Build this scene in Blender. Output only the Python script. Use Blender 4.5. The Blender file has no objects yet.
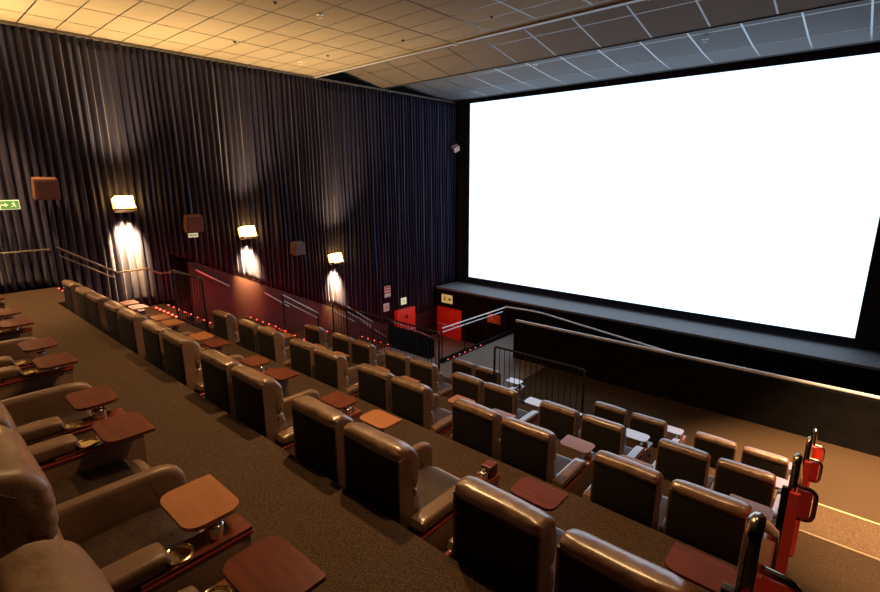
import bpy, bmesh, math, random
from mathutils import Vector, Matrix, noise
random.seed(7)
PI = math.pi
S = bpy.context.scene
C = S.collection

# ------------------------------------------------------------------ materials
def new_mat(name):
    m = bpy.data.materials.new(name); m.use_nodes = True
    nt = m.node_tree; b = nt.nodes['Principled BSDF']
    return m, nt, b
def plain(name, col, rough=0.5, metal=0.0, emit=None, es=0.0, coat=0.0, spec=0.5):
    m, nt, b = new_mat(name)
    b.inputs['Base Color'].default_value = (*col, 1); b.inputs['Roughness'].default_value = rough
    b.inputs['Metallic'].default_value = metal; b.inputs['Coat Weight'].default_value = coat
    b.inputs['Specular IOR Level'].default_value = spec
    if emit:
        b.inputs['Emission Color'].default_value = (*emit, 1); b.inputs['Emission Strength'].default_value = es
    return m
def noisy(name, c1, c2, scale=20, rough=0.5, bump=0.0, bscale=None, metal=0.0, detail=3, coat=0.0, spec=0.5, lo=.35, hi=.65, stretch=(1,1,1)):
    m, nt, b = new_mat(name); N = nt.nodes; L = nt.links
    tc = N.new('ShaderNodeTexCoord'); mp = N.new('ShaderNodeMapping'); mp.inputs['Scale'].default_value = stretch
    L.new(tc.outputs['Object'], mp.inputs['Vector'])
    n = N.new('ShaderNodeTexNoise'); n.inputs['Scale'].default_value = scale; n.inputs['Detail'].default_value = detail
    L.new(mp.outputs['Vector'], n.inputs['Vector'])
    r = N.new('ShaderNodeValToRGB'); r.color_ramp.elements[0].position = lo; r.color_ramp.elements[1].position = hi
    r.color_ramp.elements[0].color = (*c1, 1); r.color_ramp.elements[1].color = (*c2, 1)
    L.new(n.outputs['Fac'], r.inputs['Fac']); L.new(r.outputs['Color'], b.inputs['Base Color'])
    b.inputs['Roughness'].default_value = rough; b.inputs['Metallic'].default_value = metal
    b.inputs['Coat Weight'].default_value = coat; b.inputs['Specular IOR Level'].default_value = spec
    if bump:
        n2 = N.new('ShaderNodeTexNoise'); n2.inputs['Scale'].default_value = bscale or scale*3; n2.inputs['Detail'].default_value = 4
        L.new(mp.outputs['Vector'], n2.inputs['Vector'])
        bp = N.new('ShaderNodeBump'); bp.inputs['Strength'].default_value = bump; bp.inputs['Distance'].default_value = 0.02
        L.new(n2.outputs['Fac'], bp.inputs['Height']); L.new(bp.outputs['Normal'], b.inputs['Normal'])
    return m

M = {}
M['carpet'] = noisy('carpet', (.027,.016,.010), (.082,.051,.030), scale=95, rough=.95, bump=.4, bscale=220, detail=8, spec=.15, lo=.36, hi=.66)
M['floor_smooth'] = noisy('floor_vinyl', (.16,.13,.105), (.20,.165,.135), scale=6, rough=.6, spec=.3)
M['leather'] = noisy('brown_leather', (.110,.060,.034), (.190,.108,.062), scale=7, rough=.38, bump=.3, bscale=26, spec=.6, coat=.6)
M['leather'].node_tree.nodes['Principled BSDF'].inputs['Coat IOR'].default_value=1.75
M['leather'].node_tree.nodes['Principled BSDF'].inputs['Coat Roughness'].default_value=.28
M['leather_lit'] = noisy('warm_lit_leather', (.190,.110,.062), (.270,.165,.098), scale=5, rough=.40, bump=.22, bscale=18, spec=.55, coat=.15)  # brown leather lightened: golden light on the topmost row put into its colour
M['pad'] = noisy('pad_leather', (.120,.066,.038), (.155,.088,.052), scale=5, rough=.24, bump=.08, bscale=60, spec=1.0, coat=.8)
M['pad'].node_tree.nodes['Principled BSDF'].inputs['Coat IOR'].default_value=1.9
M['leather_panel'] = noisy('brown_leather_panel', (.130,.072,.042), (.175,.100,.060), scale=5, rough=.42, bump=.12, bscale=60, spec=.5)
M['back_cloth'] = noisy('dark_back_cloth', (.007,.0045,.0045), (.012,.008,.007), scale=60, rough=.75, bump=.15, bscale=200, spec=.25)
M['base'] = plain('base_black', (.018,.014,.012), .7)
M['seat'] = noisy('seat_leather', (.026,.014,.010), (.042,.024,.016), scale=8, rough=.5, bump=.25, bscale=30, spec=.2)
M['trim'] = plain('red_lacquer', (.22,.022,.014), .25, coat=.6)
M['deck'] = noisy('mahogany', (.10,.022,.012), (.17,.045,.022), scale=9, rough=.25, coat=.5, stretch=(6,1,1))
M['tray'] = noisy('tray_wood', (.28,.105,.038), (.33,.125,.046), scale=6, rough=.33, coat=.22, stretch=(1,5,1))
M['tray_dark'] = noisy('tray_wood_dark', (.085,.018,.009), (.120,.028,.014), scale=6, rough=.36, spec=.2, coat=.05, stretch=(1,5,1))
M['tray_gloss'] = noisy('tray_lacquer', (.20,.09,.05), (.24,.11,.065), scale=5, rough=.16, coat=1.0, spec=1.0)
M['tray_gloss'].node_tree.nodes['Principled BSDF'].inputs['Coat IOR'].default_value=2.1
M['tray_gloss'].node_tree.nodes['Principled BSDF'].inputs['Coat Roughness'].default_value=.15
M['chrome'] = plain('chrome', (.80,.76,.68), .16, 1.0)
M['brass'] = plain('brass', (.85,.66,.34), .22, 1.0)
M['steel_white'] = plain('pale_enamel', (.92,.92,.94), .3, 0, coat=1.0)
M['bronze'] = plain('dark_bronze', (.42,.35,.26), .20, 1.0)
M['black_metal'] = plain('black_metal', (.010,.009,.010), .45, 0, spec=.3)
M['grey_metal'] = plain('grey_metal', (.30,.26,.23), .35, .9)
M['curtain'] = None
M['dado'] = noisy('dado_panel', (.045,.011,.009), (.030,.016,.011), scale=.8, rough=.6)  # red glow of the step lights put into the dado colour
M['black_wall'] = noisy('black_wall', (.006,.005,.006), (.009,.008,.009), scale=4, rough=.9, bump=.05, spec=.10)
M['stage'] = noisy('stage_top', (.16,.165,.18), (.21,.215,.235), scale=20, rough=.75)
M['mask'] = plain('screen_mask', (.010,.010,.012), .9)
M['red_door'] = noisy('red_door_paint', (.80,.05,.03), (.86,.07,.04), scale=3, rough=.4)
M['orange'] = plain('orange_sign', (.75,.16,.05), .5)
M['white'] = plain('white_plastic', (.75,.73,.68), .5)
M['cream'] = plain('cream_metal', (.62,.50,.40), .5)
M['speaker'] = noisy('speaker_brown', (.13,.055,.038), (.17,.070,.048), scale=90, rough=.7)
M['speaker_grey'] = plain('speaker_grey', (.14,.125,.12), .6)
M['dark_plastic'] = plain('dark_plastic', (.02,.018,.017), .45)
M['led'] = plain('red_led', (.8,.05,.04), .5, emit=(1,.05,.035), es=14)
M['led_soft'] = plain('red_led_small', (.8,.05,.04), .5, emit=(1,.10,.08), es=7)
M['shade'] = plain('lamp_shade', (.30,.24,.16), .4, .6)
M['bulb'] = plain('lamp_glow', (1,.8,.5), .5, emit=(1,.52,.10), es=20)
M['exit_green'] = plain('exit_green', (.10,.32,.08), .5, emit=(.16,.50,.10), es=.30)
M['exit_white'] = plain('exit_white', (.8,.85,.6), .5, emit=(.85,.9,.55), es=.45)
M['exit_gold'] = plain('exit_gold', (.75,.62,.2), .5, emit=(.85,.70,.25), es=.35)
M['red_panel'] = plain('red_panel', (.60,.03,.015), .30, coat=.4, emit=(1,.06,.02), es=.06)  # slight self-glow put in for red LED light on the handrail panels
M['beam'] = plain('dark_beam', (.035,.036,.042), .7)

def curtain_mat():
    m, nt, b = new_mat('velvet_curtain'); N = nt.nodes; L = nt.links
    tc = N.new('ShaderNodeTexCoord'); mp = N.new('ShaderNodeMapping'); mp.inputs['Scale'].default_value = (1,5,.25)
    L.new(tc.outputs['Object'], mp.inputs['Vector'])
    n = N.new('ShaderNodeTexNoise'); n.inputs['Scale'].default_value = 2.2; n.inputs['Detail'].default_value = 4
    L.new(mp.outputs['Vector'], n.inputs['Vector'])
    r = N.new('ShaderNodeValToRGB'); r.color_ramp.elements[0].position=.3; r.color_ramp.elements[1].position=.7
    r.color_ramp.elements[0].color=(.015,.014,.040,1); r.color_ramp.elements[1].color=(.037,.034,.084,1)
    L.new(n.outputs['Fac'], r.inputs['Fac']); L.new(r.outputs['Color'], b.inputs['Base Color'])
    b.inputs['Roughness'].default_value=.62; b.inputs['Sheen Weight'].default_value=.2
    b.inputs['Sheen Tint'].default_value=(1,.93,.85,1); b.inputs['Sheen Roughness'].default_value=.4
    b.inputs['Specular IOR Level'].default_value=.35
    return m
M['curtain'] = curtain_mat()

def ceiling_mat(name, x0, px, y0, py, c1, c2, line):
    m, nt, b = new_mat(name); N = nt.nodes; L = nt.links
    tc = N.new('ShaderNodeTexCoord'); sp = N.new('ShaderNodeSeparateXYZ'); L.new(tc.outputs['Object'], sp.inputs['Vector'])
    def edge(out, o, p, w):
        a = N.new('ShaderNodeMath'); a.operation='SUBTRACT'; L.new(out, a.inputs[0]); a.inputs[1].default_value=o-50*p
        d = N.new('ShaderNodeMath'); d.operation='DIVIDE'; L.new(a.outputs[0], d.inputs[0]); d.inputs[1].default_value=p
        f = N.new('ShaderNodeMath'); f.operation='FRACT'; L.new(d.outputs[0], f.inputs[0])
        g = N.new('ShaderNodeMath'); g.operation='LESS_THAN'; L.new(f.outputs[0], g.inputs[0]); g.inputs[1].default_value=w/p
        return g.outputs[0]
    ex = edge(sp.outputs['X'], x0, px, .034); ey = edge(sp.outputs['Y'], y0, py, .022)
    mx = N.new('ShaderNodeMath'); mx.operation='MAXIMUM'; L.new(ex, mx.inputs[0]); L.new(ey, mx.inputs[1])
    # tile id tint
    comb = N.new('ShaderNodeCombineXYZ')
    for k,(o,p,i) in enumerate(((x0,px,'X'),(y0,py,'Y'))):
        a = N.new('ShaderNodeMath'); a.operation='SUBTRACT'; L.new(sp.outputs[i], a.inputs[0]); a.inputs[1].default_value=o-50*p
        d = N.new('ShaderNodeMath'); d.operation='DIVIDE'; L.new(a.outputs[0], d.inputs[0]); d.inputs[1].default_value=p
        f = N.new('ShaderNodeMath'); f.operation='FLOOR'; L.new(d.outputs[0], f.inputs[0]); L.new(f.outputs[0], comb.inputs[k])
    wn = N.new('ShaderNodeTexWhiteNoise'); L.new(comb.outputs[0], wn.inputs['Vector'])
    n = N.new('ShaderNodeTexNoise'); n.inputs['Scale'].default_value=1.2; L.new(tc.outputs['Object'], n.inputs['Vector'])
    ad = N.new('ShaderNodeMath'); ad.operation='ADD'; L.new(wn.outputs['Value'], ad.inputs[0]); L.new(n.outputs['Fac'], ad.inputs[1])
    hv = N.new('ShaderNodeMath'); hv.operation='MULTIPLY'; L.new(ad.outputs[0], hv.inputs[0]); hv.inputs[1].default_value=.5
    r = N.new('ShaderNodeMix'); r.data_type='RGBA'; r.inputs[6].default_value=(*c1,1); r.inputs[7].default_value=(*c2,1); L.new(hv.outputs[0], r.inputs[0])
    mix = N.new('ShaderNodeMix'); mix.data_type='RGBA'; L.new(mx.outputs[0], mix.inputs[0]); L.new(r.outputs[2], mix.inputs[6]); mix.inputs[7].default_value=(*line,1)
    L.new(mix.outputs[2], b.inputs['Base Color'])
    rr = N.new('ShaderNodeMapRange'); L.new(mx.outputs[0], rr.inputs[0]); rr.inputs[3].default_value=.9; rr.inputs[4].default_value=.38
    L.new(rr.outputs[0], b.inputs['Roughness']); L.new(mx.outputs[0], b.inputs['Metallic'])
    b.inputs['Specular IOR Level'].default_value=.2
    return m
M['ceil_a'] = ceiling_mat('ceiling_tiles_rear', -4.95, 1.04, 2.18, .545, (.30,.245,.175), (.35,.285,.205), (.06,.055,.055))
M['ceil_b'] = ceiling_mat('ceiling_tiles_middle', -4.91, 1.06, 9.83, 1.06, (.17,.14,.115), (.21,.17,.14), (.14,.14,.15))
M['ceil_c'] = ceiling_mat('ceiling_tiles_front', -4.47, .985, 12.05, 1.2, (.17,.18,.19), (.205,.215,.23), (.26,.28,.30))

# ------------------------------------------------------------------ mesh helpers
def link(name, bm, mat, parent=None, smooth=False):
    me = bpy.data.meshes.new(name); bmesh.ops.recalc_face_normals(bm, faces=bm.faces[:]); bm.to_mesh(me); bm.free()
    if smooth:
        for p in me.polygons: p.use_smooth = True
        try: me.set_sharp_from_angle(angle=math.radians(40))
        except Exception: pass
    me.materials.append(M[mat] if isinstance(mat, str) else mat)
    o = bpy.data.objects.new(name, me); C.objects.link(o)
    if parent: o.parent = parent
    return o
def box(x0,x1,y0,y1,z0,z1, bev=0.0, seg=2, bm=None):
    own = bmesh.new()
    r = bmesh.ops.create_cube(own, size=1)
    bmesh.ops.transform(own, matrix=Matrix.Translation(((x0+x1)/2,(y0+y1)/2,(z0+z1)/2)) @ Matrix.Diagonal((x1-x0,y1-y0,z1-z0,1)), verts=own.verts[:])
    if bev: bmesh.ops.bevel(own, geom=own.edges[:], offset=bev, segments=seg, profile=.5, affect='EDGES')
    if bm is None: return own
    me = bpy.data.meshes.new('t'); own.to_mesh(me); own.free(); bm.from_mesh(me); bpy.data.meshes.remove(me)
    return bm
def xf(bm, mat): bmesh.ops.transform(bm, matrix=mat, verts=bm.verts[:]); return bm
def prism(poly, a0, a1, axis='x', bm=None):
    """extrude a 2D polygon; axis x: poly in (y,z); axis y: poly in (x,z); axis z: poly in (x,y)"""
    bm = bm or bmesh.new()
    def P(p, a): return {'x':(a,p[0],p[1]),'y':(p[0],a,p[1]),'z':(p[0],p[1],a)}[axis]
    A = [bm.verts.new(P(p,a0)) for p in poly]; B = [bm.verts.new(P(p,a1)) for p in poly]
    n = len(poly); bm.faces.new(A[::-1]); bm.faces.new(B)
    for i in range(n): bm.faces.new((A[i],A[(i+1)%n],B[(i+1)%n],B[i]))
    return bm
def tube(pts, r, seg=8, bm=None, cap=True):
    bm = bm or bmesh.new(); pts = [Vector(p) for p in pts]; rings=[]
    for i,p in enumerate(pts):
        d = (pts[min(i+1,len(pts)-1)]-pts[max(i-1,0)]).normalized()
        up = Vector((0,0,1)) if abs(d.z)<.9 else Vector((1,0,0))
        u = d.cross(up).normalized(); v = d.cross(u).normalized()
        if i and u.dot(pu) < 0 and abs(u.dot(pu))>.5: u=-u; v=-v
        pu = u
        rings.append([bm.verts.new(p + r*(math.cos(2*PI*k/seg)*u + math.sin(2*PI*k/seg)*v)) for k in range(seg)])
    for a,b in zip(rings, rings[1:]):
        off = min(range(seg), key=lambda o: sum((a[k].co-b[(k+o)%seg].co).length for k in range(seg)))
        for k in range(seg): bm.faces.new((a[k],a[(k+1)%seg],b[(k+1+off)%seg],b[(k+off)%seg]))
    if cap: bm.faces.new(rings[0]); bm.faces.new(rings[-1][::-1])
    return bm
def smooth_path(pts, n=5, rad=.08):
    out=[Vector(pts[0])]
    for a,b,c in zip(pts,pts[1:],pts[2:]):
        a,b,c=Vector(a),Vector(b),Vector(c); r=min(rad,(a-b).length*.45,(c-b).length*.45)
        p=b+(a-b).normalized()*r; q=b+(c-b).normalized()*r
        for i in range(n+1):
            t=i/n; out.append((1-t)**2*p+2*t*(1-t)*b+t*t*q)
    out.append(Vector(pts[-1])); return out
def lathe(prof, cx=0, cy=0, seg=20, bm=None):
    bm = bm or bmesh.new(); R=[]
    for r,z in prof: R.append([bm.verts.new((cx+r*math.cos(2*PI*k/seg), cy+r*math.sin(2*PI*k/seg), z)) for k in range(seg)])
    for a,b in zip(R,R[1:]):
        for k in range(seg): bm.faces.new((a[k],a[(k+1)%seg],b[(k+1)%seg],b[k]))
    bm.faces.new(R[0]); bm.faces.new(R[-1])
    return bm
def catmull(poly, n=4):
    out=[]; N=len(poly)
    for i in range(N):
        p0,p1,p2,p3=[Vector(poly[(i+j-1)%N]) for j in range(4)]
        for k in range(n):
            t=k/n; out.append(tuple(.5*((2*p1)+(-p0+p2)*t+(2*p0-5*p1+4*p2-p3)*t*t+(-p0+3*p1-3*p2+p3)*t**3)))
    return out
def bolster(poly, hw, r=.04, wr=.006, nx=22, seed=0, sm=3, wscale=9):
    """closed (y,z) profile swept across x with rounded, puckered ends"""
    prof = catmull(poly, sm) if sm>1 else [tuple(p) for p in poly]
    N=len(prof); nor=[]
    area=sum(prof[i][0]*prof[(i+1)%N][1]-prof[(i+1)%N][0]*prof[i][1] for i in range(N)); sg=1 if area>0 else -1
    for i in range(N):
        a=Vector(prof[i-1]); b=Vector(prof[(i+1)%N]); t=(b-a).normalized(); nor.append(Vector((t.y,-t.x))*sg)
    bm=bmesh.new(); rings=[]
    xs=[]
    for k in range(6):
        a=PI/2*k/5; xs.append((-hw+r-r*math.cos(a), r-r*math.sin(a)))
    for k in range(1,nx): xs.append((-hw+r+(2*hw-2*r)*k/nx, 0))
    for k in range(6):
        a=PI/2*(5-k)/5; xs.append((hw-r+r*math.cos(a), r-r*math.sin(a)))
    for x,ins in xs:
        ring=[]
        for (y,z),n in zip(prof,nor):
            edge=max(0,(abs(x)-hw*.72)/(hw*.28))
            w=wr*(noise.noise(Vector((x*wscale*.5+seed, y*wscale, z*wscale*2.4)))+ .8*edge*math.sin(z*95+y*70+seed))
            d=-ins+w-.008*edge
            ring.append(bm.verts.new((x, y+n.x*d, z+n.y*d)))
        rings.append(ring)
    for a,b in zip(rings,rings[1:]):
        for k in range(N): bm.faces.new((a[k],a[(k+1)%N],b[(k+1)%N],b[k]))
    bm.faces.new(rings[0]); bm.faces.new(rings[-1][::-1])
    return bm

# ------------------------------------------------------------------ object helpers
def empty(name, loc, rz=0.0):
    o = bpy.data.objects.new(name, None); o.location=loc; o.rotation_euler=(0,0,rz); o.empty_display_size=.2
    C.objects.link(o); return o
def tag(o, label, cat, group=None, kind=None):
    o['label']=label; o['category']=cat
    if group: o['group']=group
    if kind: o['kind']=kind
    return o
def struct(name, bm, mat, smooth=False):
    o = link(name, bm, mat, None, smooth); o['kind']='structure'; return o
def copy_tree(o, parent=None):
    c=o.copy(); C.objects.link(c)
    c.parent=parent
    for ch in [q for q in list(C.objects) if q.parent is o]: copy_tree(ch, c)
    return c
KIDS={}
def copy_fast(o):
    """copy a thing, its parts and sub-parts"""
    def kids(p):
        if p.name not in KIDS: KIDS[p.name]=list(p.children)
        return KIDS[p.name]
    r=o.copy(); C.objects.link(r)
    for ch in kids(o):
        c=ch.copy(); C.objects.link(c); c.parent=r
        for g in kids(ch):
            d=g.copy(); C.objects.link(d); d.parent=c
    return r

# ------------------------------------------------------------------ dimensions
CAM_Z = 4.86
E=[1.73+1.9*i for i in range(4)]                 # front edge of each tier
FZ=[2.84-.71*i for i in range(5)]                # floor height of each tier
XW=-11.9; XR=1.35; YF=14.62; YB=-2.6; CEIL=7.61
XA=-10.28                                        # left end of the seating tiers

# ------------------------------------------------------------------ room shell
def floors():
    struct('floor', box(XW+.02, XR, -.17, E[0], -.3, FZ[0]), 'carpet')
    for n in (1,2,3):
        struct('floor', box(XA, XR, E[n-1]+.001, E[n], -.3, FZ[n]), 'carpet')
    struct('floor', box(-5.9, XR, E[3]+.001, 11.0, -.3, 0), 'carpet')
    struct('floor', box(XA, -5.901, E[3]+.001, 9.35, -.3, 0), 'floor_smooth')
    struct('floor', box(-8.15, -5.901, 9.351, 11.0, -.3, 0), 'floor_smooth')
    struct('floor', box(-8.15, -5.9, 11.001, 13.3, -.3, -.002), 'floor_smooth')
    # ramp behind the parapet, falling to the right
    struct('floor', prism([(-5.899,-.3),(XR,-1.9),(XR,-1.15),(-5.899,-.002)], 11.12, 13.3, 'y'), 'floor_smooth')
    # tier behind the camera
    struct('floor', box(XW+.02, XR, YB, -.171, -.3, FZ[0]+.71), 'carpet')
    # exit landing in front left pit
    struct('floor', box(XW+.02, -8.151, 9.351, 13.3, -1.7, -.90), 'floor_smooth')
floors()
def flight(x0,x1,y0,zt,drop,run,n,ybase,zb,name='floor'):
    """landing up to y0 then n steps"""
    poly=[(ybase,zb),(ybase,zt),(y0,zt)]
    y=y0; z=zt
    for i in range(n):
        z-=drop/n; poly.append((y,z)); y+=run/n; poly.append((y,z))
    poly.append((poly[-1][0],zb))
    return prism(poly, x0,x1,'x')
STEPS=[]
for n in range(5):
    y0=E[n]+.30 if n<4 else 9.45; zt=FZ[n]; yb=(E[n-1]+1.31 if 0<n<4 else (E[0]+.001 if n==0 else 8.74))
    drop=.71 if n<4 else .899; run=1.0 if n<4 else 1.25; ns=4 if n<4 else 5
    struct('floor', flight(XW+.02, XA-.001, y0, zt, drop, run, ns, yb, -1.7), 'carpet')
    STEPS.append((y0,zt,drop,run,ns))

struct('wall_left', box(XW-.35, XW-.15, YB, YF+.2, -1.8, 8.4), 'black_wall')
struct('wall_right', box(XR, XR+.2, YB, YF+.2, -1.9, 8.4), 'black_wall')
struct('wall_back', box(XW-.2, XR+.2, YB-.2, YB-.001, -1.8, 8.4), 'black_wall')
struct('wall_front', box(XW-.15, XR, YF+.06, YF+.26, -1.9, 8.4), 'mask')
# dado wall under the curtain: sloping top
dado=[(4.55,-1.6),(4.55,3.03),(4.75,2.97),(10.6,.10),(13.3,.10),(13.3,-1.6)]
struct('wall_left', prism(dado, XW-.14, XW+.02,'x'), 'dado')
struct('wall_left', box(XW-.14, XW-.02, YB, 4.549, -1.6, 2.1), 'black_wall')
# parapet wall in front of the screen and its ramp
struct('wall_front', box(-6.95, XR, 11.001, 11.11, -1.2, 1.03, .01), 'black_wall')
struct('wall_front', box(-8.26, -8.16, 9.36, 12.9, -.899, .10, .01), 'black_wall')
# stage
struct('wall_front', box(XW+.03, XR, 13.302, 13.42, -1.9, .90), 'black_wall')
struct('floor', box(XW+.03, XR, 13.27, YF, .90, .965, .008), 'stage')

# ceiling: flat rear field, then two saw-tooth bays
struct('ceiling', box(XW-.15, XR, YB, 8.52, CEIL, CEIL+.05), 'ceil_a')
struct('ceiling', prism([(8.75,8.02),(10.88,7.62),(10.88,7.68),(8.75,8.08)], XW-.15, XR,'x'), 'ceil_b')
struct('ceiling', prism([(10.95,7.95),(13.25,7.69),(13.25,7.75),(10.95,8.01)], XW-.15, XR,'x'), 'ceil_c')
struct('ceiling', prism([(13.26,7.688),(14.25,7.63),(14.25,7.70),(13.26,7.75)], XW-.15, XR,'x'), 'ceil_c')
struct('ceiling', box(XW-.15, XR, YB, YF+.2, 8.3, 8.4), 'beam')
for (y0,y1,z0,z1) in ((8.46,8.53,7.585,8.3),(10.885,10.935,7.60,8.3),(14.26,14.36,7.62,8.3)):
    struct('trim_1', box(XW-.15, XR, y0, y1, z0, z1), 'beam')
struct('trim_1', box(XW-.15, XR, 8.36, 8.455, 7.575, 7.609), plain('edge_angle',(.42,.42,.43),.5))
# pelmet rail along the top of the curtain
struct('trim_2', box(XW-.10, XW+.03, YB, YF, CEIL-.055, CEIL-.012), plain('pelmet_rail',(.16,.14,.12),.45,.2))

# ------------------------------------------------------------------ curtain
def curtain():
    bm=bmesh.new(); ys=[]; y=YB+.02
    cols=[]; ph=0.0
    while y<YF-.15:
        per=.135+.06*noise.noise(Vector((y*1.3,3.1,0)))
        ph+=2*PI*.011/per; cols.append((y,ph)); y+=.011
    def zb(y):
        if y<4.2: return max(FZ[0] if y<2.0 else (FZ[0]-(y-2.0)*.71 if y<3.0 else FZ[1]), FZ[1])+.03
        return max(.10, 3.0-(y-4.75)*.49)-.02 if y<13.2 else .98
    NZ=26; grid=[]
    for (y,ph) in cols:
        top=CEIL-.03; bot=zb(y); col=[]
        for k in range(NZ+1):
            t=k/NZ; z=top+(bot-top)*t
            amp=.030+.050*t*(.7+.6*noise.noise(Vector((y*2.1,z*.35,7))))
            sway=.5*noise.noise(Vector((y*1.1,z*.30,1.7)))
            a=math.sin(ph+sway*2.2); a=a*(1.35-.35*a*a)
            x=XW-.02+amp*(a+.25*math.sin(2.3*ph+1.1+z*.3)) -.02*t
            x+=.07*t*noise.noise(Vector((y*3.2,z*.4,2)))+.02*noise.noise(Vector((y*6,z*.3,9)))
            col.append(bm.verts.new((x,y+.012*math.sin(z*1.4+y*3)*t,z)))
        grid.append(col)
    for a,b in zip(grid,grid[1:]):
        for k in range(NZ): bm.faces.new((a[k],b[k],b[k+1],a[k+1]))
    me=bpy.data.meshes.new('wall_curtain'); bm.to_mesh(me); bm.free()
    for p in me.polygons: p.use_smooth=True
    me.materials.append(M['curtain'])
    o=bpy.data.objects.new('wall_curtain', me); C.objects.link(o)
    sd=o.modifiers.new('thick','SOLIDIFY'); sd.thickness=.006; sd.offset=0
    return o
tag(curtain(), 'long pleated dark navy curtain covering the left wall up to the ceiling', 'curtain')

# ------------------------------------------------------------------ screen
SX0,SX1,SZ0,SZ1,SY=-11.27,.17,1.21,7.50,14.52
t=empty('projection_screen',((SX0+SX1)/2,SY,SZ0))
tag(t,'huge glowing white cinema screen on the front wall','screen')
def local(bm,t): return xf(bm, Matrix.Translation(-Vector(t.location)))
def screen_mat():
    m,nt,b=new_mat('lit_screen'); N=nt.nodes; L=nt.links
    b.inputs['Base Color'].default_value=(.8,.8,.8,1); b.inputs['Roughness'].default_value=.9
    tc=N.new('ShaderNodeTexCoord'); n=N.new('ShaderNodeTexNoise'); n.inputs['Scale'].default_value=.18; L.new(tc.outputs['Object'],n.inputs['Vector'])
    r=N.new('ShaderNodeValToRGB'); r.color_ramp.elements[0].color=(.60,.79,1,1); r.color_ramp.elements[1].color=(.68,.84,1,1)
    L.new(n.outputs['Fac'],r.inputs['Fac']); L.new(r.outputs['Color'],b.inputs['Emission Color']); b.inputs['Emission Strength'].default_value=1.75
    return m
M['screen']=screen_mat()
link('screen_surface', local(prism([(SX0,SZ0+.02),(SX1,SZ0-.01),(SX1,SZ1-.075),(SX0,SZ1)],SY-.005,SY+.03,'y'),t),'screen',t)
fr=bmesh.new()
for b_ in ((SX0-.55,SX0,SZ0-.12,SZ1+.6),(SX1,SX1+1.1,SZ0-.12,SZ1+.6),(SX0,SX1,SZ0-.12,SZ0),(SX0,SX1,SZ1-.08,SZ1+.6)):
    box(b_[0],b_[1],SY+.0 if b_[2]>7 else SY-.02,SY+.05,b_[2],b_[3],bm=fr)
link('masking_border', local(fr,t),'mask',t)

# ------------------------------------------------------------------ recliner
SWF=.268
def deck_with_hole(x0,x1,y0,y1,cy,r,z0,z1):
    bm=bmesh.new(); cx=(x0+x1)/2; n=24
    for z,flip in ((z1,False),):
        circ=[]; sq=[]
        hx=(x1-x0)/2; hy=r*1.35
        for k in range(n):
            a=2*PI*k/n+PI/n*0; c,s=math.cos(a),math.sin(a)
            circ.append(bm.verts.new((cx+r*c,cy+r*s,z)))
            m=min(hx/abs(c) if abs(c)>1e-6 else 9, hy/abs(s) if abs(s)>1e-6 else 9)
            sq.append(bm.verts.new((cx+m*c,cy+m*s,z)))
        for k in range(n): bm.faces.new((circ[k],sq[k],sq[(k+1)%n],circ[(k+1)%n]))
    box(x0,x1,y0,cy-hy,z0,z1,bm=bm); box(x0,x1,cy+hy,y1,z0,z1,bm=bm)
    return bm
def rrect(cx,cy,w,h,rad,n=5,corners=(1,1,1,1)):
    out=[]
    for (sx,sy,a0),f in zip(((1,1,0),(-1,1,90),(-1,-1,180),(1,-1,270)),corners):
        r=rad*f+.012*(1-f)
        ox=cx+sx*(w/2-r); oy=cy+sy*(h/2-r)
        for k in range(n+1):
            a=math.radians(a0+90*k/n); out.append((ox+r*math.cos(a),oy+r*math.sin(a)))
    return out
HEAD=[(-.003,1.072),(-.004,1.110),(.008,1.136),(.035,1.147),(.095,1.142),(.150,1.115),(.190,1.06),(.207,.97),(.203,.87),(.175,.815),(.13,.805),(.095,.88),(.06,1.00)]
LUMB=[(.085,.64),(.085,.80),(.13,.82),(.18,.81),(.208,.77),(.222,.70),(.218,.635),(.18,.605),(.12,.61)]
LUMB2=[(.085,.44),(.085,.60),(.13,.62),(.19,.615),(.225,.57),(.250,.50),(.262,.42),(.22,.385),(.12,.40)]
SEATP=[(.14,.30),(.14,.44),(.20,.465),(.45,.475),(.70,.475),(.80,.462),(.84,.42),(.83,.33),(.78,.29),(.40,.28)]
FOOTP=[(.80,.12),(.79,.28),(.80,.41),(.84,.435),(.885,.415),(.900,.33),(.898,.18),(.875,.12),(.84,.10)]
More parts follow.
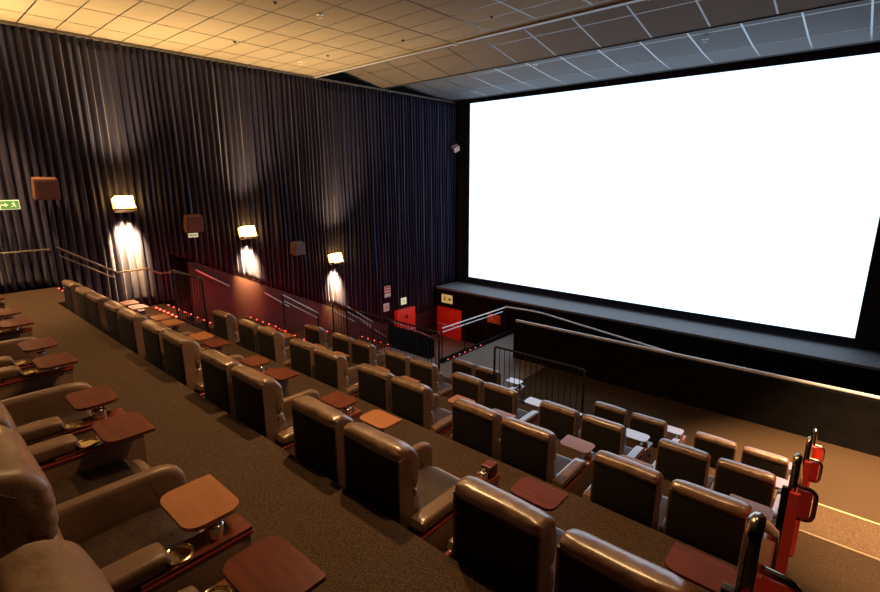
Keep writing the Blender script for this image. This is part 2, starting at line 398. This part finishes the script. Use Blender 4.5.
def make_chair(side, mid, tray='wood', plump=False):
    """side=-1: outer arm on the left, +1: on the right. mid: also carries the shared middle arm"""
    t=empty('recliner',(0,0,0)); hide='leather_lit' if plump else 'leather'
    link('base', box(-.25,.25,.02,.80,0,.27,.01),'base',t)
    bk=link('backrest', box(-.258,.258,0,.10,.03,1.085,.022,3),'back_cloth',t,True)
    for s in (-1,1):
        link('side_panel', prism([(.004,.06),(.17,.10),(.155,.45),(.118,.80),(.108,1.04),(.06,1.085),(.010,1.078)], s*.257, s*.272,'x'),'leather_panel',bk)
    link('head_cushion', bolster(HEAD,SWF,.030,.006,seed=1.3+side),hide,bk,True)
    link('lumbar_cushion', bolster(LUMB,SWF-.004,.04,.007,nx=12,seed=4+side),hide,bk,True)
    link('lumbar_cushion', bolster(LUMB2,SWF-.004,.04,.007,nx=12,seed=6+side),hide,bk,True)
    if plump:
        bk.location=(0,.135,0)
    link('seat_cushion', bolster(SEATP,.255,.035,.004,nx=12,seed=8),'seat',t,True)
    link('footrest', bolster(FOOTP,.255,.03,.003,nx=10,seed=9),'leather',t,True)
    c=side*.325; w=.062
    arm=link('armrest', box(c-w,c+w,.06,.925,.02,.548,.012,2),'leather_panel',t,True)
    tr=bmesh.new(); box(c-w-.006,c+w+.006,.055,.935,.549,.566,.004,1,bm=tr)
    link('red_trim', tr,'trim',arm)
    link('deck', deck_with_hole(c-w-.002,c+w+.002,.50,.93,.655,.047,.5665,.582),'deck',arm)
    link('arm_pad', bolster([(.09,.584),(.088,.64),(.11,.656),(.20,.659),(.45,.659),(.58,.657),(.612,.640),(.616,.60),(.60,.583),(.30,.583)],.060,.014,.0008,nx=6,seed=3,sm=2),'leather_panel' if plump else 'pad',arm,True)
    arm.children[-1] if arm.children else None
    pad=[o for o in C.objects if o.parent is arm and o.name.startswith('arm_pad')][-1]
    pad.location=(c,0,0)
    link('cup_holder', lathe([(.055,.5835),(.058,.589),(.052,.5920),(.0465,.589),(.044,.570),(.038,.5682)],c,.655),'brass',arm,True)
    link('recline_button', xf(lathe([(.026,0),(.028,.006),(.020,.010),(.018,.004)],seg=14), Matrix.Translation((c+side*(w+.001),.82,.44))@Matrix.Rotation(side*PI/2,4,'Y')),'dark_plastic',arm,True)
    link('tray_pivot', lathe([(.036,.5825),(.038,.60),(.038,.635),(.030,.644),(.016,.648),(.016,.662)],c,.80),'chrome',arm,True)
    if tray!='none':
        x_c=c-side*.135
        if tray=='folded':
            tb=prism(rrect(0,.10,.022,.22,.01), 0,.0,'z') if False else box(c-.045,c+.045,.83,.925,.584,.675,.010,2)
            link('tray_table', xf(tb, Matrix.Translation((0,0,0))),'tray_dark',arm)
        else:
            cor=(1,0,1,1) if side>0 else (0,1,1,1)
            bm=prism(rrect(x_c,.805,.335,.235,.065,corners=cor), .663,.681,'z')
            link('tray_table', bm,{'wood':'tray','dark':'tray_dark','gloss':'tray_gloss'}[tray],arm)
    if mid:
        m=link('middle_armrest', bolster([(.10,.02),(.10,.52),(.12,.60),(.17,.622),(.40,.632),(.75,.632),(.86,.615),(.915,.56),(.925,.44),(.92,.05),(.90,.02)],.038,.03,.0015,nx=4,seed=2,sm=2),'leather_panel',t,True)
        m.location=(.312,0,0)
    return t
VAR={}
def chair_at(x,row,side,tray,label,group,dy=0,mid=True):
    key=(side,tray,row==0,mid)
    if key not in VAR:
        t=make_chair(side, side<0 and mid, tray, row==0); VAR[key]=t
    else: t=copy_fast(VAR[key])
    t.location=(x,1.78+1.9*(row-1)+dy,FZ[row]); t.rotation_euler=(0,0,0)
    tag(t,label,'recliner',group); return t
ROWN={0:'topmost row',1:'second row',2:'third row',3:'fourth row',4:'front row'}
GRP={0:'recliners of the topmost row',1:'recliners of the second row',2:'recliners of the third row',3:'recliners of the fourth row',4:'recliners of the front row'}
ORD=['first','second','third','fourth','fifth','sixth','seventh','eighth','ninth','tenth','eleventh','twelfth','thirteenth','fourteenth']
OCC={0:[(k,j) for k in range(0,7) for j in (1,0) if (k,j) not in ((0,1),)],
     1:[(k,j) for k in range(0,6) for j in (1,0)]+[(6,1)],
     2:[(k,j) for k in range(0,5) for j in (1,0)]+[(5,1)],
     3:[(k,j) for k in range(0,5) for j in (1,0)]+[(5,1)],
     4:[(0,1),(0,0),(1,1),(1,0),(3,1),(3,0)]}
FOLD={(1,1,1)}
DARK={(0,0,0),(0,1,0),(1,0,0),(1,0,1),(1,2,0),(2,1,1),(1,2,1),(0,2,1),(0,3,0),(0,3,1),(0,4,0),(0,4,1),(3,1,0),(0,1,1),(0,5,0),(0,5,1),(0,2,0),(1,3,0),(1,3,1),(1,1,0)}-{(0,1,1),(1,1,0)}
for row,occ in OCC.items():
    nn=len(occ)
    for i,(k,j) in enumerate(occ):
        x=-1.48-1.59*k+(.624 if j else 0)+.268
        if row==1 and k>=4: x+=.15*(k-3)
        if row==0 and k==6 and j==0: continue
        side=1 if j else -1
        key=(row,k,j); tray='folded' if key in FOLD else ('dark' if key in DARK else 'wood')
        if row>=2 and k<=3 and not (row==2 and k>=2): tray='gloss'
        look={'gloss':'with a glossy tray','folded':'with its tray stowed away','dark':'with a dark wood tray','wood':'with an orange-brown tray'}[tray]
        if i==0: pos='closest to the camera in the topmost row' if row==0 else 'at the right end of the '+ROWN[row]
        elif i==nn-1: pos='at the left end of the '+ROWN[row]
        else: pos='%s from the right in the %s' % (ORD[i], ROWN[row])
        chair_at(x,row,side,tray,'brown leather recliner %s, %s'%(pos,look),GRP[row],mid=(row,k)!=(1,0))

# ------------------------------------------------------------------ railings
def railing_pickets(name,label,p0,p1,z,h,n,hooked=False):
    """guard railing between two floor points with vertical pickets"""
    p0=Vector((*p0,z)); p1=Vector((*p1,z)); t=empty(name,p0); tag(t,label,'railing')
    d=p1-p0; o=Vector((0,0,0))
    tp=smooth_path([o+Vector((0,0,.005)),o+Vector((0,0,h)),d+Vector((0,0,h)),d+Vector((0,0,.005))],5,.06)
    link('frame_tube', tube(tp,.022,8),'black_metal',t,True)
    link('bottom_rail', tube([o+Vector((0,0,.08)),d+Vector((0,0,.08))],.014,6),'black_metal',t,True)
    for k in range(1,n):
        q=d*(k/n); link('picket', tube([q+Vector((0,0,.08)),q+Vector((0,0,h-.01))],.0075,6),'black_metal',t,True)
    return t
railing_pickets('guard_railing','black picket guard railing at the gap in the front row before the parapet',(-5.06,7.36),(-3.22,7.36),FZ[3],1.02,16)
railing_pickets('guard_railing','black picket guard railing left of the front row seats by the stairwell',(-10.2,7.36),(-6.50,7.36),FZ[3],1.00,34)
railing_pickets('guard_railing','short picket guard railing above the red-lit steps at the left end of the second row',(-10.15,3.58),(-8.82,3.58),FZ[1],1.03,11)

def stair_rail(label,x,y0,z0,y1,z1,mat='grey_metal',down=.95,top_back=0):
    """double sloping rail on two posts"""
    t=empty('stair_railing',(x,y0,z0-down)); tag(t,label,'railing')
    a=Vector((0,0,down)); b=Vector((0,y1-y0,z1-z0+down))
    link('handrail', tube([a,b],.022,8),mat,t,True)
    a2=a-Vector((0,0,.14)); b2=b-Vector((0,0,.14))
    link('lower_rail', tube([a2,b2],.016,8),mat,t,True)
    link('post', tube([Vector((0,0,.0)),a],.022,8),'black_metal',t,True)
    link('post', tube([b-Vector((0,0,.93)),b],.022,8),'black_metal',t,True)
    return t
stair_rail('brown double stair rail on posts at the left end of the topmost row',-11.05,2.0,3.70,2.86,3.12,down=.86)
stair_rail('double stair rail beside the steps below the third row',-10.33,6.02,2.19,6.98,1.53,down=.77)
stair_rail('double stair rail beside the steps below the fourth row',-10.33,7.90,1.53,8.80,.89,down=.82)
def wall_rail(label,pts,mat='grey_metal'):
    t=empty('wall_handrail',pts[0]); tag(t,label,'handrail'); o=Vector(pts[0])
    link('rail', tube([Vector(p)-o for p in smooth_path(pts,4,.08)],.02,8),mat,t,True)
    for p in (pts[0],pts[-1]):
        q=Vector(p)-o; link('bracket', tube([q,q+Vector((-.10,0,-.05)),q+Vector((-.18,0,-.05))],.010,6),mat,t,True)
    return t
XH=XW+.14
wall_rail('thin handrail along the curtain left of the topmost row',[(XH,-.5,3.605),(XH,2.02,3.60)])
wall_rail('thin handrail on the curtain behind the left end of the second row',[(XH,3.0,2.99),(XH,3.66,3.0),(XH,3.86,2.86),(XH,4.25,2.84)])
wall_rail('handrail on the red-lit dado left of the second row steps',[(XH,4.66,2.83),(XH,5.42,2.30)])
wall_rail('handrail on the red-lit dado left of the third row',[(XH,6.33,1.98),(XH,7.02,1.45)])
wall_rail('handrail on the dado left of the fourth row',[(XH,8.40,1.09),(XH,9.30,.50)])
wall_rail('handrail on the dado leading down to the red exit doors',[(XH,9.55,.46),(XH,10.6,-.33)])

# rail pair on the low wall by the landing
t=empty('landing_railing',(-8.21,9.42,.10)); tag(t,'pale double rail on thin posts beside the exit landing','railing')
for nm,z,y1,r in (('top_rail',.87,3.1,.020),('lower_rail',.76,2.9,.016)):
    link(nm, tube([(0,0,z),(0,y1,z-.03)],r,8),'steel_white',t,True)
for y in (0,1.0,2.05,3.05): link('post', tube([(0,y,0),(0,y,.86-.01*y)],.016,8),'black_metal',t,True)
# white rail on the parapet and the ramp rail behind
t=empty('parapet_rail',(-6.9,11.05,1.03)); tag(t,'long white rail on top of the black parapet in front of the screen','rail')
link('rail', tube([(0,0,.045),(8.2,0,.045)],.036,10),'steel_white',t,True)
for k in range(6): link('rail_stub', tube([(.2+k*1.55,0,0),(.2+k*1.55,0,.03)],.012,6),'black_metal',t,True)
RA=[(-8.16,12.4,.98),(-7.0,12.4,1.02),(-2.2,12.4,.53),(1.2,12.4,.18)]
t=empty('ramp_handrail',(-8.16,12.4,0)); tag(t,'white handrail sloping down the ramp behind the parapet','handrail')
link('rail', tube([Vector(p)-Vector((-8.16,12.4,0)) for p in smooth_path(RA,4,.3)],.026,8),'steel_white',t,True)
for x,z in ((-7.0,1.02),(-4.6,.77),(-2.2,.53),(.2,.29)):
    zf=0 if x<-5.9 else (-.002-(x+5.9)*1.148/7.25)
    link('post', tube([(x+8.16,0,zf),(x+8.16,0,z)],.02,8),'black_metal',t,True)

# aisle end rails on the right
def aisle_rail(n):
    y=E[n]-.43; z=FZ[n]; x=-.10
    t=empty('aisle_handrail',(x,y,z))
    words=['nearest the camera, beside the second row','beside the end of the third row','beside the end of the fourth row','farthest from the camera, beside the front row'][n]
    tag(t,'bronze hooped handrail with a red panel '+words,'handrail','hooped handrails of the right aisle')
    H=1.20; y1=.92; z1=.58
    path=smooth_path([(0,0,.004),(0,0,H),(0,y1,z1),(0,y1,-.705)],8,.10)
    link('rail', tube(path,.021,10),'bronze',t,True)
    poly=[(.03,.05),(.42,.05),(.42,-.69),(y1-.03,-.69),(y1-.03,z1-.02),(.03,H-.07)]
    link('panel', prism(poly,-.012,.012,'x'),'red_panel',t)
    link('post_cover', box(-.045,-.010,-.050,-.022,.0,H-.20,.006),'black_metal',t); link('red_post_cover', box(-.009,.045,-.048,-.022,.0,H-.22,.006),'red_panel',t)
    hk=smooth_path([(.0,.28,H-.34),(.115,.28,H-.345),(.115,.28,H-.56),(.0,.28,H-.56)],6,.05)
    link('hook_rail', tube(hk,.013,8),'bronze',t,True)
    link('end_panel', box(.018,.098,.272,.288,H-.545,H-.36),'red_panel',t)
    return t
for n in range(4): aisle_rail(n)

# ------------------------------------------------------------------ sconces, speakers, signs on the curtain wall
def sconce(y,z,words):
    t=empty('wall_sconce',(XW+.03,y,z)); tag(t,'glowing tilted box wall lamp '+words,'lamp','wall lamps on the curtain')
    w=.185; h=.15; d=.24
    tl=Matrix.Rotation(math.radians(-16),4,'Y')
    bm=bmesh.new()
    box(.06,.06+d,-w,w,-h,-h+.03,bm=bm); box(.06,.075,-w,w,-h,h,bm=bm)
    for sy in (-1,1): box(.06,.06+d,sy*w-.006,sy*w+.006,-h,-h+.06,bm=bm)
    xf(bm, tl); link('shade', bm,'shade',t)
    b=box(.08,.05+d,-w+.015,w-.015,-h+.035,h,.03,3); xf(b, tl)
    link('glowing_diffuser', b,'bulb',t)
    link('bracket', tube([(-.08,0,0),(.11,0,.02)],.015,8),'black_metal',t)
    def spot(nm,loc,rot,e,ang,blend,size,col=(1,.66,.30)):
        l=bpy.data.lights.new(nm,'SPOT'); l.energy=e; l.spot_size=math.radians(ang); l.spot_blend=blend; l.shadow_soft_size=size; l.color=col
        o=bpy.data.objects.new(nm,l); C.objects.link(o); o.parent=t; o.location=loc; o.rotation_euler=rot
    spot('lamp_downlight',(.30,0,-h-.04),(0,math.radians(34),0),5200,58,1.0,.06,(1,.62,.23))
    spot('lamp_uplight',(.42,0,h+.10),(PI,math.radians(15),0),1000,100,1.0,.08,(1,.68,.30))
ZS=lambda z:z+CAM_Z
for y,z,wd in ((.75,ZS(.26),'left of the exit sign at the frame edge'),(3.37,ZS(-.50),'between the brown speaker and the small sign'),(6.0,ZS(-1.31),'above the left dado, middle of the three lamps'),(8.65,ZS(-2.30),'nearest the screen on the curtain')):
    sconce(y,z,wd)
def speaker(y,z,s,mat,words,tilt=0,yaw=0):
    t=empty('wall_speaker',(XW+.14,y,z)); tag(t,words,'speaker')
    b=prism([(-s,-s*.95),(s,-s*.95),(s*.92,s),(-s*.92,s)],-.0,.22,'x'); xf(b, Matrix.Rotation(math.radians(tilt),4,'Y')@Matrix.Rotation(math.radians(yaw),4,'Z'))
    link('cabinet', b, mat, t)
    g=box(.222,.235,-s*.86,s*.86,-s*.82,s*.86,.004,1); xf(g, Matrix.Rotation(math.radians(tilt),4,'Y')@Matrix.Rotation(math.radians(yaw),4,'Z'))
    link('grille', g, mat, t)
    link('wall_bracket', tube([(-.20,0,0),(.02,0,0)],.018,8),'black_metal',t)
speaker(2.12,ZS(-.10),.195,'speaker','square brown wall speaker on the curtain above the exit sign',12)
speaker(4.70,ZS(-.92),.185,'speaker','brown wall speaker on the curtain above the small pale sign',12)
speaker(7.37,ZS(-1.78),.17,'speaker_grey','grey wall speaker between the two right-hand lamps',12)
def runner(t, x, y, z, s, mat, flip=1, ax='x'):
    """running figure pictogram and door outline on a sign facing +x (ax x) or -y (ax y)"""
    bm=bmesh.new()
    def q(a,b,c,d,w):
        A=Vector((a,b)); B=Vector((c,d)); n=(B-A).normalized(); n=Vector((-n.y,n.x))*w
        pts=[A+n,B+n,B-n,A-n]
        prism([(y+flip*p.x*s,z+p.y*s) for p in pts],x,x+.004,ax,bm=bm)
    q(0,.22,0.03,-.02,.07); q(.0,.15,.16,.08,.035); q(.0,.15,-.15,.1,.035); q(.03,-.02,.18,-.14,.04); q(.18,-.14,.15,-.3,.035); q(.03,-.02,-.08,-.18,.04); q(-.08,-.18,-.24,-.2,.035)
    prism([(y+flip*s*(.05*math.cos(a)+.03),z+s*(.32+.05*math.sin(a))) for a in [k*PI/4 for k in range(8)]],x,x+.004,ax,bm=bm)
    link('pictogram',bm,mat,t)
t=empty('exit_sign',(XW+.16,1.52,ZS(-.40))); tag(t,'green and white lit exit sign on the curtain at the left frame edge','sign')
link('sign_board', box(-.01,.012,-.26,.19,-.085,.085,.004,1),'exit_white',t)
link('green_field', box(.0125,.015,-.08,.175,-.07,.07),'exit_green',t)
link('green_field', box(.0125,.015,-.25,-.11,-.07,.07),'exit_green',t)
runner(t,.0155,.10,.0,.17,'exit_white'); 
ar=bmesh.new(); prism([(-.07,-.012),(-.02,-.012),(-.02,-.04),(.03,0),(-.02,.04),(-.02,.012),(-.07,.012)],.0155,.018,'x',bm=ar); link('arrow',ar,'exit_white',t)
t=empty('notice_sign',(XW+.14,4.70,ZS(-1.22))); tag(t,'small pale lit sign right under the brown speaker','sign')
link('plate', box(0,.012,-.11,.11,-.05,.05,.003,1),'exit_white',t)
link('stripe', box(.0125,.014,-.09,.09,-.012,.012),'cream',t)
link('hanger', tube([(0.006,0,.05),(0.006,0,.16)],.004,5),'black_metal',t)
# notices by the exit
t=empty('safety_notice',(XW+.12,10.74,ZS(-3.60))); tag(t,'red and white banded safety notice on the curtain left of the exit','sign')
link('plate', box(0,.01,-.14,.14,-.22,.16,.003,1),'white',t)
for z in (.11,.02,-.07): link('red_band', box(.0105,.0125,-.13,.13,z-.025,z+.025),'red_panel',t)
t=empty('safety_notice',(XW+.06,10.72,ZS(-4.18))); tag(t,'square white notice low on the curtain left of the red door','sign')
link('plate', box(0,.01,-.13,.13,-.14,.14,.003,1),'white',t); link('printed_panel', box(.0105,.012,-.08,.08,-.09,.08),'cream',t)
t=empty('exit_sign',(XW+.12,11.48,ZS(-4.10))); tag(t,'small pale green exit sign above the red door on the left wall','sign')
link('sign_board', box(0,.02,-.13,.13,-.12,.12,.004,1),'exit_white',t); runner(t,.0205,.0,-.01,.22,'exit_green')
t=empty('door_1',(XW+.15,11.10,-.90)); t['kind']='structure'
link('door_leaf', box(-.12,.05,0,.88,0,1.38,.006),'red_door',t)
link('door_porthole', xf(lathe([(.07,0),(.07,.01)],seg=16),Matrix.Translation((.051,.44,1.10))@Matrix.Rotation(PI/2,4,'Y')),'dark_plastic',t)
link('push_bar', tube([(.09,.1,.62),(.09,.78,.62)],.018,8),'steel_white',t)
t=empty('door_2',(-11.78,13.28,-.90)); t['kind']='structure'
lf=link('door_leaf', box(0,.60,-.05,0,0,1.15,.006),'red_door',t); rf=link('door_leaf', box(.61,1.18,-.05,0,0,1.15,.006),'red_door',t)
link('push_bar', tube([(.08,-.09,.5),(.52,-.09,.5)],.018,8),'steel_white',t); link('push_bar', tube([(.68,-.09,.5),(1.10,-.09,.5)],.018,8),'steel_white',t)
t=empty('exit_sign',(-11.28,13.26,ZS(-4.28))); tag(t,'golden lit exit sign above the red double door','sign')
link('sign_board', box(-.27,.25,-.03,0,-.16,.16,.006,1),'exit_gold',t)
r_=bmesh.new(); runner(t,-.036,-.1,.0,.28,'black_metal',1,'y'); 
ar=bmesh.new(); prism([(.04,-.02),(.12,-.02),(.12,-.06),(.2,0),(.12,.06),(.12,.02),(.04,.02)],-.036,-.032,'y',bm=ar); link('arrow',ar,'black_metal',t)
t=empty('orange_sign',(-9.19,13.29,ZS(-4.66))); tag(t,'orange sign board with pale marks on the stage front','sign')
link('sign_board', box(-.27,.27,-.03,0,-.16,.16,.006,1),'orange',t)
runner(t,-.036,-.08,.0,.26,'white',1,'y')
# small camera-like box near the screen
t=empty('wall_camera',(XW+.20,14.20,ZS(1.12))); tag(t,'small pinkish box camera high on the curtain next to the screen','camera')
bm=box(-.10,.12,-.12,.12,-.09,.09,.01); xf(bm,Matrix.Rotation(.5,4,'X')@Matrix.Rotation(-.4,4,'Z')@Matrix.Rotation(.3,4,'Y')); link('housing',bm,plain('pink_white',(.75,.45,.42),.5),t)
link('lens',xf(lathe([(.05,0),(.05,.03),(.03,.035)],seg=14),Matrix.Rotation(.5,4,'X')@Matrix.Rotation(-.4,4,'Z')@Matrix.Translation((.03,-.12,.0))@Matrix.Rotation(PI/2,4,'X')),'dark_plastic',t)
link('arm',tube([(-.22,0,0),(-.08,0,0)],.015,6),'black_metal',t)

# ------------------------------------------------------------------ ceiling fittings
def sprinkler(x,y,z,label):
    t=empty('ceiling_sprinkler',(x,y,z)); tag(t,label,'sprinkler')
    link('cup', lathe([(.062,-.001),(.060,-.012),(.030,-.020),(.018,-.022)],seg=16),'white',t,True)
    link('deflector', lathe([(.010,-.022),(.010,-.055),(.030,-.056),(.030,-.062)],seg=12),'white',t,True)
zc=CEIL
for x,y,z,l in ((-7.53,5.52,zc,'white sprinkler on the warm-lit ceiling near its middle'),(-10.75,7.23,zc,'white sprinkler on the brightest ceiling tiles by the curtain'),
    (-6.92,8.40,zc,'white sprinkler on the edge of the flat ceiling'),(-7.15,11.95,7.78,'white sprinkler in the last ceiling bay at left'),(-3.18,12.2,7.745,'white sprinkler in the last ceiling bay above the screen'),
    (-3.05,8.40,zc,'white sprinkler at the top edge of the picture on the ceiling edge')):
    sprinkler(x,y,z,l)
def sensor(x,y,z,label):
    t=empty('ceiling_sensor',(x,y,z)); tag(t,label,'sensor')
    link('ring', lathe([(.036,-.001),(.034,-.010),(.022,-.014)],seg=14),'dark_plastic',t,True)
    link('bulb', lathe([(.016,-.0145),(.014,-.028),(.006,-.034)],seg=12),'dark_plastic',t,True)
for x,y,z,l in ((-7.61,7.57,zc,'tiny dark sensor on the ceiling where warm light fades'),(-7.58,4.71,zc,'tiny dark sensor near the top edge of the warm ceiling'),(-9.75,7.30,zc,'tiny dark sensor in the bright ceiling patch'),
    (-5.45,7.6,zc,'tiny dark sensor on the grey part of the flat ceiling'),(-10.2,5.35,zc,'tiny dark sensor on the bright tiles near the curtain')):
    sensor(x,y,z,l)

# ------------------------------------------------------------------ step lights
FN=['topmost','second','third','fourth','lowest']
for n,(y0,zt,drop,run,ns) in enumerate(STEPS):
    for i in range(ns):
        y=y0+run*i/ns; z=zt-drop*i/ns
        t=empty('step_light_strip',(-11.0,y,z)); tag(t,'row of red lights on the %s step below the %s landing'%(ORD[i],FN[n]),'light strip','red step lights of the left stairs')
        link('nosing', box(-.78,.70,-.03,.006,-.018,.006,.002,1),'black_metal',t)
        for k in range(5):
            link('led', lathe([(.014,.006),(.013,.013),(.006,.017)],-.62+k*.30,-.008,8),'led',t)
for i,(y,x0) in enumerate(((E[1]+.0,-11.55),(E[1]-.62,-11.5))):
    t=empty('landing_light_strip',(x0,y,FZ[1])); tag(t,'red lights on the landing left of the second row, '+['at its edge','set back from its edge'][i],'light strip')
    link('channel', box(-.05,1.25,-.02,.02,0,.02,.002,1),'black_metal',t)
    for k in range(6): link('led', lathe([(.022,.02),(.020,.032),(.010,.038)],.05+k*.22,0,10),'led',t)
t=empty('wall_light_strip',(-8.155,9.5,.03)); tag(t,'dotted line of red lights along the foot of the low wall','light strip')
link('channel', box(0,.018,0,1.7,-.028,.02,.002,1),'black_metal',t)
for k in range(7): link('led', lathe([(.012,.02),(.010,.028)],.009,.1+k*.25,8),'led_soft',t)
t=empty('floor_light_strip',(-7.95,12.75,.0)); tag(t,'pair of red marker lights on the landing floor','light strip')
link('channel', box(-.08,.42,-.02,.02,0,.03,.002,1),'black_metal',t)
for k in range(2): link('led', lathe([(.03,.03),(.022,.05)],.02+k*.28,0,10),'led',t)

# ------------------------------------------------------------------ lighting
def lamp(name,kind,loc,energy,col=(1,.72,.42),rot=(0,0,0),size=.15,ang=100,blend=.7,sy=None):
    l=bpy.data.lights.new(name,kind); l.energy=energy; l.color=col
    if kind=='SPOT': l.spot_size=math.radians(ang); l.spot_blend=blend; l.shadow_soft_size=size
    elif kind=='AREA':
        l.size=size
        if sy: l.shape='RECTANGLE'; l.size_y=sy
    else: l.shadow_soft_size=size
    o=bpy.data.objects.new(name,l); C.objects.link(o); o.location=loc; o.rotation_euler=rot; return o
WARM=(1,.60,.27)
def downlight(x,y,z,e,ang=95,col=WARM,label=''):
    t=empty('recessed_downlight',(x,y,z)); tag(t,label,'lamp')
    link('ring', lathe([(.10,0),(.10,-.012),(.075,-.012),(.075,-.004),(.01,-.003)],seg=20),'white',t,True)
    l=bpy.data.lights.new('downlight_bulb','SPOT'); l.energy=e; l.color=col; l.spot_size=math.radians(ang); l.spot_blend=.75; l.shadow_soft_size=.07
    o=bpy.data.objects.new('downlight_bulb',l); C.objects.link(o); o.parent=t; o.location=(0,0,-.03)
k=0
for x,y,e,a in ((-1.7,2.7,380,110),(-4.0,3.6,1050,110),(-8.6,.4,900,110),(-1.4,6.3,60,110),(-11.0,.9,1500,75),(1.05,8.5,19000,54),(1.1,6.4,6000,42),(-.2,3.6,90,110)):
    k+=1; downlight(x,y,CEIL-.002,e,a,label='recessed warm downlight in the ceiling above the '+['topmost row near the camera','topmost row middle','topmost row left part','second row','left aisle','lower right aisle','upper right aisle','front rows'][k-1])
for y,z,e in ((5.0,FZ[2]+.6,9),(6.5,FZ[2]+.3,9),(8.9,FZ[3]-.1,8),(3.9,FZ[1]+.25,10),(4.8,FZ[1]-.1,14),(6.3,FZ[2]-.1,14),(8.2,FZ[3]-.1,9),(10.3,.1,7)):  # bare point lights added to strengthen the red glow around the stairs
    lamp('red_glow_fill','POINT',(-11.1,y,z+.12),e,(1,.05,.03),size=.2)
lamp('red_glow_fill','POINT',(-10.9,12.2,.25),8,(1,.16,.09),size=.15)  # added point lights without fixtures, reddening the exit landing
lamp('red_glow_fill','POINT',(-9.6,12.7,.3),2,(1,.25,.1),size=.15)
for n in range(4):
    t=empty('aisle_step_light',(-.10,E[n]-.14,FZ[n])); tag(t,'red step light at the foot of the hooped handrail '+['nearest the camera','beside the third row end','beside the fourth row end','beside the front row'][n],'light strip')
    link('housing', box(-.02,.02,-.10,.10,0,.03,.004,1),'black_metal',t); link('led', box(-.008,.008,-.06,.06,.031,.035),'led_soft',t)
    l=bpy.data.lights.new('led_beam','SPOT'); l.energy=7; l.color=(1,.06,.03); l.spot_size=math.radians(75); l.spot_blend=.8; l.shadow_soft_size=.03
    o=bpy.data.objects.new('led_beam',l); C.objects.link(o); o.parent=t; o.location=(0,.1,.06); o.rotation_euler=Vector((-.25,.25,.9)).to_track_quat('-Z','Y').to_euler()
    struct('trim_3', box(-.12,XR,E[n]-.022,E[n]+.004,FZ[n]-.03,FZ[n]+.006,.003,1), plain('brass_nosing',(.55,.42,.26),.4,.8))
# dark solid balustrade over the exit stairs
t=empty('stair_balustrade',(-10.26,9.36,-.90)); tag(t,'dark solid sloping balustrade beside the stairs to the red exit door','balustrade')
link('panel', prism([(0,0),(0,1.70),(.22,1.50),(.95,1.18),(2.0,.62),(2.0,0)],-.02,.02,'x'),'black_wall',t)
link('handrail', tube([(0,0,1.74),(0,.95,1.22),(0,2.0,.66)],.02,8),'grey_metal',t,True)

w=bpy.data.worlds.new('World'); S.world=w; w.use_nodes=True
w.node_tree.nodes['Background'].inputs[0].default_value=(.02,.018,.02,1)

# ------------------------------------------------------------------ camera
f,pit,yaw,roll=484.5,.235,.7207,-.005
cd=bpy.data.cameras.new('camera'); cam=bpy.data.objects.new('camera',cd); C.objects.link(cam)
cd.sensor_width=36; cd.lens=f/880*36; cd.clip_start=.05
F=Vector((-math.sin(yaw)*math.cos(pit),math.cos(yaw)*math.cos(pit),-math.sin(pit)))
R=Vector((math.cos(yaw),math.sin(yaw),0)); U=R.cross(F)
R2=math.cos(roll)*R+math.sin(roll)*U; U2=-math.sin(roll)*R+math.cos(roll)*U
cam.matrix_world=Matrix(((R2.x,U2.x,-F.x,0),(R2.y,U2.y,-F.y,0),(R2.z,U2.z,-F.z,CAM_Z),(0,0,0,1)))
S.camera=cam
S.view_settings.view_transform='Standard'; S.view_settings.look='None'; S.view_settings.exposure=0; S.view_settings.gamma=1
